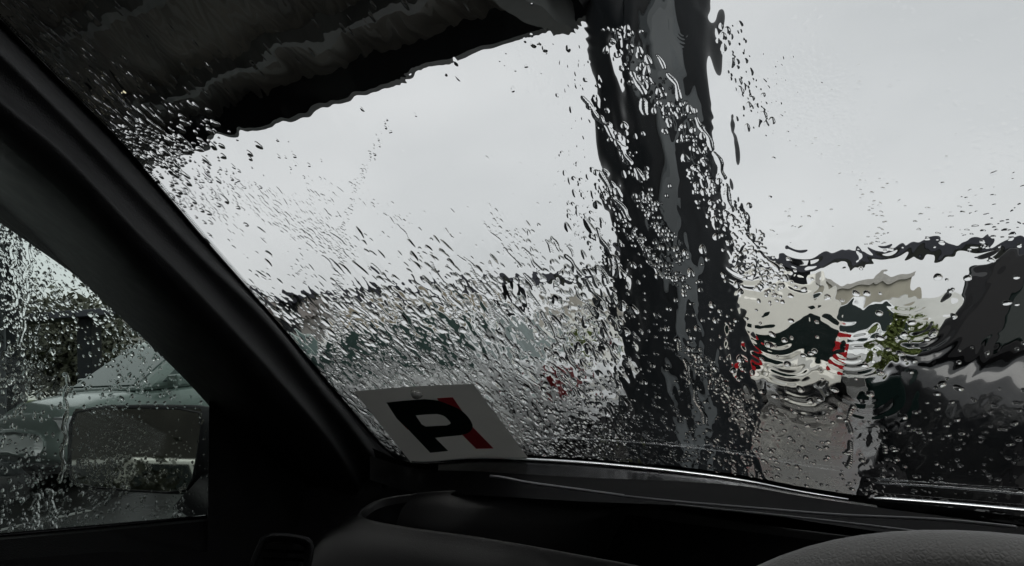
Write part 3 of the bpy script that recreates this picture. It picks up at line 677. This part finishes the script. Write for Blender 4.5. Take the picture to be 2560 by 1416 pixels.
# --- windshield sheet
NC, NR = RES
eL = np.array([hit_glass(x, y)[:2] for x, y in E1]); o_ = np.argsort(eL[:, 1]); eL = eL[o_]
eR = np.array([hit_glass(2640, y)[:2] for y in range(-60, 1361, 60)]); eR = eR[np.argsort(eR[:, 1])]
tmid = np.array([hit_glass(1500, y)[1] for y in np.linspace(1330, -60, 200)])
tv = np.interp(np.linspace(0, 199, NR), np.arange(200), tmid)
tv = np.r_[np.linspace(-.10, tv[0], 6)[:-1], tv, np.linspace(tv[-1], .80, 90)[1:]]
sL = np.interp(tv, eL[:, 1], eL[:, 0]) - .012; sR = np.interp(tv, eR[:, 1], eR[:, 0]) + .01
fr = np.linspace(0, 1, NC)
S = sL[:, None] + (sR - sL)[:, None] * fr[None]
Sx = sR[:, None] + (1.48 - sR)[:, None] * np.linspace(0, 1, 61)[None, 1:]
S = np.hstack([S, Sx]); T = np.repeat(tv[:, None], S.shape[1], 1)
P0 = glass(S, T, .005); dv = P0 - EYE; zz = dv @ CF
PX = 1280 + FPX * (dv @ CX) / np.maximum(zz, .05); PY = 708 - FPX * (dv @ CY) / np.maximum(zz, .05)
sh = Sheet(S, T, (PX, PY))
lx = lambda x0, y0, x1, y1: y0 + (PX - x0) * (y1 - y0) / (x1 - x0)
postm = np.exp(-((PX - np.interp(PY, [0, 1000], [1665, 1710])) / 210) ** 4)
KS = .26
Sf = S - KS * T
roofe = np.exp(-((PY - lx(450, 350, 1530, 30)) / 110) ** 2) * (PX < 1560)
right = sst(1800, 2000, PX + .2 * (PY - 600)) * sst(480, 640, PY)
lowl = sst(480, 760, PY + (PX - 1100) * .12) * (1 - sst(1480, 1620, PX)) * (.45 + .55 * sst(780, 900, PX))
dark = sst(0, 1, (lx(450, 300, 1530, -20) - PY) / 120)
# sheet of running water: long undulations down the glass
amp = .16 + .75 * postm + .5 * roofe + .62 * right + .30 * lowl + .35 * dark
h = amp * (7e-4 * bn(Sf / .022, T / .055, 0) + 3.2e-4 * bn(Sf / .0105 + 9, T / .034, 1) + 1.1e-4 * bn(Sf / .0048 + 3, T / .017, 2))
h += dark * (1.6e-4 * bn(Sf / .0058 + 21, T / .012, 4) + 5e-5 * bn(Sf / .0028 + 2, T / .006, 6))
h += lowl * (2.3e-4 * bn(Sf / .0058 + 71, T / .015, 2) + 1.5e-4 * bn(Sf / .0029 + 7, T / .0075, 3)) * (.35 + 1.3 * np.clip(.5 + bn(Sf / .03, T / .05, 6), 0, 1))
eL_ = np.interp(PY, [0, 1000], [1545, 1560]); eR_ = np.interp(PY, [0, 1000], [1790, 1850])
tear = np.exp(-((PX - eL_) / 75) ** 2) + .8 * np.exp(-((PX - eR_) / 75) ** 2)
h += tear * (6.5e-4 * bn(Sf / .0072 + 61, T / .021, 1) + 1.6e-4 * bn(Sf / .0036 + 5, T / .0095, 2))
h += (postm * 5.0e-4 + roofe * 2.6e-4 + dark * 9e-4) * bn(Sf / .0115 + 51, T / .030, 5)
h += (.8 * roofe + .9 * postm) * 6.5e-5 * bn(Sf / .0052 + 30, T / .030, 3)
# lobes: thick water with an edge, above all low on the glass
lob = bn(Sf / .0085, T / .021, 4) + .5 * bn(Sf / .004, T / .010, 5)
den = np.clip(lowl * .85 + postm * .30 + right * .35, 0, 1)
h += 2.3e-4 * den * sst(.05, .5, lob)
fin = bn(Sf / .0030 + 17, T / .0072, 6) + .4 * bn(Sf / .0016, T / .0030, 7)
strips = [([(1550, 80), (1600, 180), (1700, 290)], 34), ([(1700, 290), (1745, 400), (1805, 545)], 36), ([(1612, 480), (1650, 560), (1690, 640)], 26), ([(1822, 80), (1860, 200), (1905, 310)], 30),
          ([(1830, 540), (1880, 640), (1940, 705)], 42), ([(1490, 255), (1550, 350), (1610, 440)], 17), ([(230, 215), (330, 330), (430, 375)], 42), ([(1740, 880), (1800, 960), (1870, 1030)], 24), ([(1700, 700), (1560, 560), (1500, 420)], 15)]
sm = np.zeros_like(S)
for pts, w0 in strips: sm = np.maximum(sm, np.exp(-(seg_d(PX, PY, pts) / w0) ** 4))
fd = np.clip(sm + lowl * .42 * sst(560, 780, PY), 0, 1)
h += (1.1e-4 + .9e-4 * sm) * fd * sst(-.02, .5, fin)
# rings where big drops land
rings_ = [(1325, 88, 46, .13), (1465, 40, 60, .09), (1000, 172, 40, .07), (1150, 165, 55, .08), (1930, 520, 95, .13), (1852, 655, 80, .17), (1990, 598, 85, .17), (1998, 690, 80, .16), (1885, 765, 85, .12), (2105, 775, 95, .16),
          (1930, 840, 90, .14), (1960, 905, 80, .15), (1995, 975, 85, .15), (2275, 800, 95, .17), (2440, 590, 70, .10), (2205, 600, 50, .12), (2145, 975, 95, .17), (2120, 880, 60, .12), (1805, 255, 60, .16), (1525, 555, 55, .13),
          (2255, 735, 60, .10), (1704, 88, 20, .14), (2050, 1080, 70, .08), (1960, 1190, 70, .07), (2010, 1240, 60, .06), (1800, 720, 45, .12)]
for x, y, rpx, sl in rings_:
    s0, t0, d0 = hit_glass(x, y); rm = rpx * d0 / FPX; rr_ = np.hypot(S - s0, (T - t0) * .62) / rm * (1 + .10 * bn(S / .02, T / .03, int(x) % 7))
    lam = 3.4 ; msk = rr_ < 2.4
    ph = 2 * math.pi * lam * rr_[msk] ** .8
    side = sst(-.15, .95, -(T[msk] - t0) * .62 / rm) * sst(.15, .5, rr_[msk]) * np.clip(.8 + bn(S[msk] / .015, T[msk] / .02, 5) * 1.2, .2, 1.6)               # stronger on the downhill side
    A_ = sl * rm / (2 * math.pi * lam) * .80
    h[msk] += A_ * np.cos(ph) * np.exp(-(rr_[msk] / 1.0) ** 2) * side
sh.h = h
# drops
def scatter(nn, accept, amin, amax, el, hk, rough=.12, p=.75, pw_=2.2, rot=.12, r0=-.25):
    """accept: photo-pixel density map on the grid"""
    flat_ = accept.ravel().astype(np.float64).copy()
    flat_[:] = flat_ * (np.gradient(S, axis=1) * np.gradient(T, axis=0)).ravel()
    flat_[~((PX > -40) & (PX < 2620) & (PY > -40) & (PY < 1340)).ravel()] = 0
    cum = np.cumsum(flat_); ids = np.searchsorted(cum, rg.random(nn) * cum[-1])
    for i in ids:
        a = amin + (amax - amin) * rg.random() ** pw_
        sh.drop(S.flat[i] + rg.normal() * .0006, T.flat[i] + rg.normal() * .0006, a, rg.uniform(*el), a * hk * rg.uniform(.6, 1.2), r0 + rg.normal() * rot, rough, p, rg.random() * 6)
skyl = (1 - lowl) * (1 - postm) * sst(-20, 40, PY - lx(450, 350, 1530, 30)) * (PX < 1600)
patch = np.clip(bn(S / .02 + 5, T / .06, 3) * 1.6 - .15, 0, 1)
scatter(620, skyl * (patch + .05) * (.15 + sst(300, 620, PY)), .0006, .0017, (1.0, 2.4), .24)
scatter(650, skyl * sst(380, 600, PY) * patch, .0006, .0016, (1.4, 4.0), .26)
scatter(1500, lowl * (1 - .3 * sst(1040, 1120, PY)), .0012, .0036, (1.4, 3.6), .26, p=1.3)
scatter(2600, lowl * sst(720, 820, PY), .0007, .0018, (1.0, 2.6), .28, p=1.2)
scatter(420, np.exp(-(seg_d(PX, PY, [(975, 305), (930, 380), (890, 470), (860, 560), (848, 700), (845, 930)]) / 9) ** 2), .0005, .0013, (.9, 1.6), .34, r0=0)
scatter(260, skyl * (PX > 1050) * patch, .0006, .0012, (1.5, 4), .12, p=1.2)
scatter(1200, sm, .0006, .0018, (1.0, 2.2), .38, p=.6)
scatter(120, postm * (PY > 250), .0010, .0026, (1.0, 2.6), .36)
scatter(420, postm * sst(560, 760, PY), .0008, .0026, (1.0, 2.4), .36)
scatter(260, right * sst(620, 720, PY), .0008, .0030, (.9, 1.9), .32, rot=.4, r0=0)
scatter(420, right * sst(960, 1040, PY), .0008, .0024, (.9, 1.8), .36, rot=.4, r0=0)
rsky = (1 - sst(560, 640, PY)) * sst(1830, 1900, PX - .1 * PY)
scatter(1500, rsky * (patch ** 1.5 + .02), .0003, .0012, (.8, 2.0), .20, rot=.6, r0=0)
scatter(110, lowl * sst(600, 700, PY), .0028, .0052, (1.2, 2.6), .20, .2, p=1.2)
scatter(160, rsky * patch, .0008, .0020, (.5, 1.2), .11, .2, p=1.2, rot=.6, r0=0)
scatter(70, rsky * (patch + .05), .0008, .0016, (.4, .8), .24, .25, rot=.4, r0=0)
scatter(260, rsky * sst(2250, 2500, PX) * sst(150, 260, PY), .0008, .0024, (.5, 1.0), .07, rot=.5)
scatter(520, np.exp(-(seg_d(PX, PY, [(60, 60), (300, 330), (460, 400)]) / 110) ** 2), .0007, .0026, (.9, 2.4), .36)
scatter(90, dark * np.ones_like(S), .0006, .0016, (1, 1.8), .4)
scatter(700, blob(PX, PY, 1500, 1120, 420, 60), .0008, .0024, (1, 1.8), .4)
# runnels: chains of caps
def runnel(pts, a0, a1, hk=.34, wob=3):
    c_ = spline(pts, max(8, int(np.linalg.norm(np.diff(np.array(pts, float), axis=0), axis=1).sum() / 5)))
    w0 = rg.normal(size=3)
    for i, (x, y) in enumerate(c_):
        s0, t0, d0 = hit_glass(x + wob * math.sin(i * .5 + w0[0]), y + wob * .5 * math.sin(i * .31 + w0[1])); u = i / len(c_)
        if math.sin(i * .37 + w0[1] * 3) + .5 * math.sin(i * .83 + w0[0]) > .75: continue
        a = (a0 + (a1 - a0) * u) * (1 + .25 * math.sin(i * .7 + w0[2])); sh.drop(s0, t0, a, 1.5, a * hk, 0, .08, .8, i)
for pts, a0, a1 in (([(1458, 255), (1490, 300), (1530, 350), (1560, 400), (1600, 450)], .0012, .0022), ([(1500, 440), (1530, 500), (1575, 560)], .0012, .0024), ([(1560, 170), (1600, 230), (1610, 290)], .001, .002), ([(1720, 280), (1760, 340), (1800, 430), (1830, 560)], .001, .002),
                    ([(1380, 610), (1440, 680), (1500, 760), (1545, 830)], .0016, .0022), ([(1180, 690), (1230, 790), (1290, 900)], .0014, .0024), ([(1060, 640), (1120, 740), (1160, 790)], .0014, .002), ([(1200, 560), (1270, 640), (1330, 720)], .001, .0018),
                    ([(1590, 600), (1620, 660), (1650, 700)], .001, .0018), ([(1690, 850), (1740, 1000), (1770, 1080)], .0012, .0024), ([(1480, 560), (1520, 640), (1540, 690)], .0012, .0024), ([(2130, 1010), (2122, 1060), (2128, 1120), (2118, 1180)], .0016, .0022), ([(930, 1010), (960, 1060), (985, 1110)], .0012, .002),
                    ([(1850, 560), (1880, 620), (1940, 680)], .0012, .002), ([(1300, 700), (1380, 830), (1450, 950)], .0012, .0022), ([(1640, 150), (1690, 230), (1700, 270)], .0008, .0014)):
    runnel(pts, a0, a1)
for _ in range(46):      # random short runnels low on the left
    x, y = rg.uniform(760, 1520), rg.uniform(560, 1020)
    if y < 700 - (x - 700) * .05: ln_ = rg.uniform(30, 80)
    else: ln_ = rg.uniform(50, 170)
    dx, dy = (2480 - x), (2200 - y); q_ = math.hypot(dx, dy); dx, dy = dx / q_ * ln_, dy / q_ * ln_
    a = rg.uniform(.0007, .0014); runnel([(x, y), (x + dx * .5 + rg.normal() * 3, y + dy * .5), (x + dx, y + dy)], a, a * 1.5, .3, 4)
Hh = sh.h + sh.d
grid_object('rain_water', glass(S, T, .005 + Hh)[:, ::-1], M['water'], dict(kind='stuff', label='running rainwater, drops and ripples all over the outside of the windshield', cat='rain water'))

# --- side window sheet
n1, n2 = int(760 * RES[0] / 1700), int(980 * RES[0] / 1700)
zv = np.linspace(-.43, .22, n2); fz = np.linspace(0, 1, n1)
S = .20 + (fmax(zv)[:, None] - .19) * fz[None]; S = np.hstack([-.5 + .695 * np.linspace(0, 1, 40)[None] + 0 * zv[:, None], S]); T = np.repeat(zv[:, None], S.shape[1], 1)
P0 = EYE + (-.805) * RT + S[..., None] * FW + T[..., None] * UP; dv = P0 - EYE; zz = dv @ CF
PX = 1280 + FPX * (dv @ CX) / np.maximum(zz, .05); PY = 708 - FPX * (dv @ CY) / np.maximum(zz, .05)
sh = Sheet(S, T, (PX, PY))
sh.h = 7e-6 * bn(S / .006, T / .012, 0) + 2.5e-5 * bn(S / .02, T / .05, 1)
pt = np.clip(.4 + bn(S / .05, T / .05, 2) * 1.2, .12, 1)
scatter(2100, pt, .0005, .0013, (.9, 1.8), .42, p=.7, rot=.3, r0=-.4)
scatter(170, pt, .0013, .0023, (.9, 1.8), .40, .15, p=.7, rot=.4, r0=-.4)
scatter(350, np.exp(-((PX - 50) / 60) ** 2), .0006, .0016, (1.2, 2.4), .42, p=.7, rot=.3)
for pts in ([(75, 560), (70, 680), (60, 760), (50, 860)], [(165, 940), (160, 1080), (152, 1200)], [(125, 1230), (130, 1300), (135, 1330)], [(92, 1240), (85, 1325)], [(30, 600), (40, 760)]):
    c_ = spline(pts, 60)
    for i, (x, y) in enumerate(c_):
        q = Plat(x + 4 * math.sin(i * .4), y, -.805) - EYE; a = .0016 * (1 + .3 * math.sin(i * .9)); sh.drop(q @ FW, q[2], a, 1.6, a * .4, 0, .1, .7, i)
P3 = EYE + (-.805 - (sh.h + sh.d))[..., None] * RT + S[..., None] * FW + T[..., None] * UP
grid_object('rain_drops', P3[:, ::-1], M['side_pane'], dict(kind='stuff', label='small round raindrops on the outside of the left side window', cat='rain drops'))
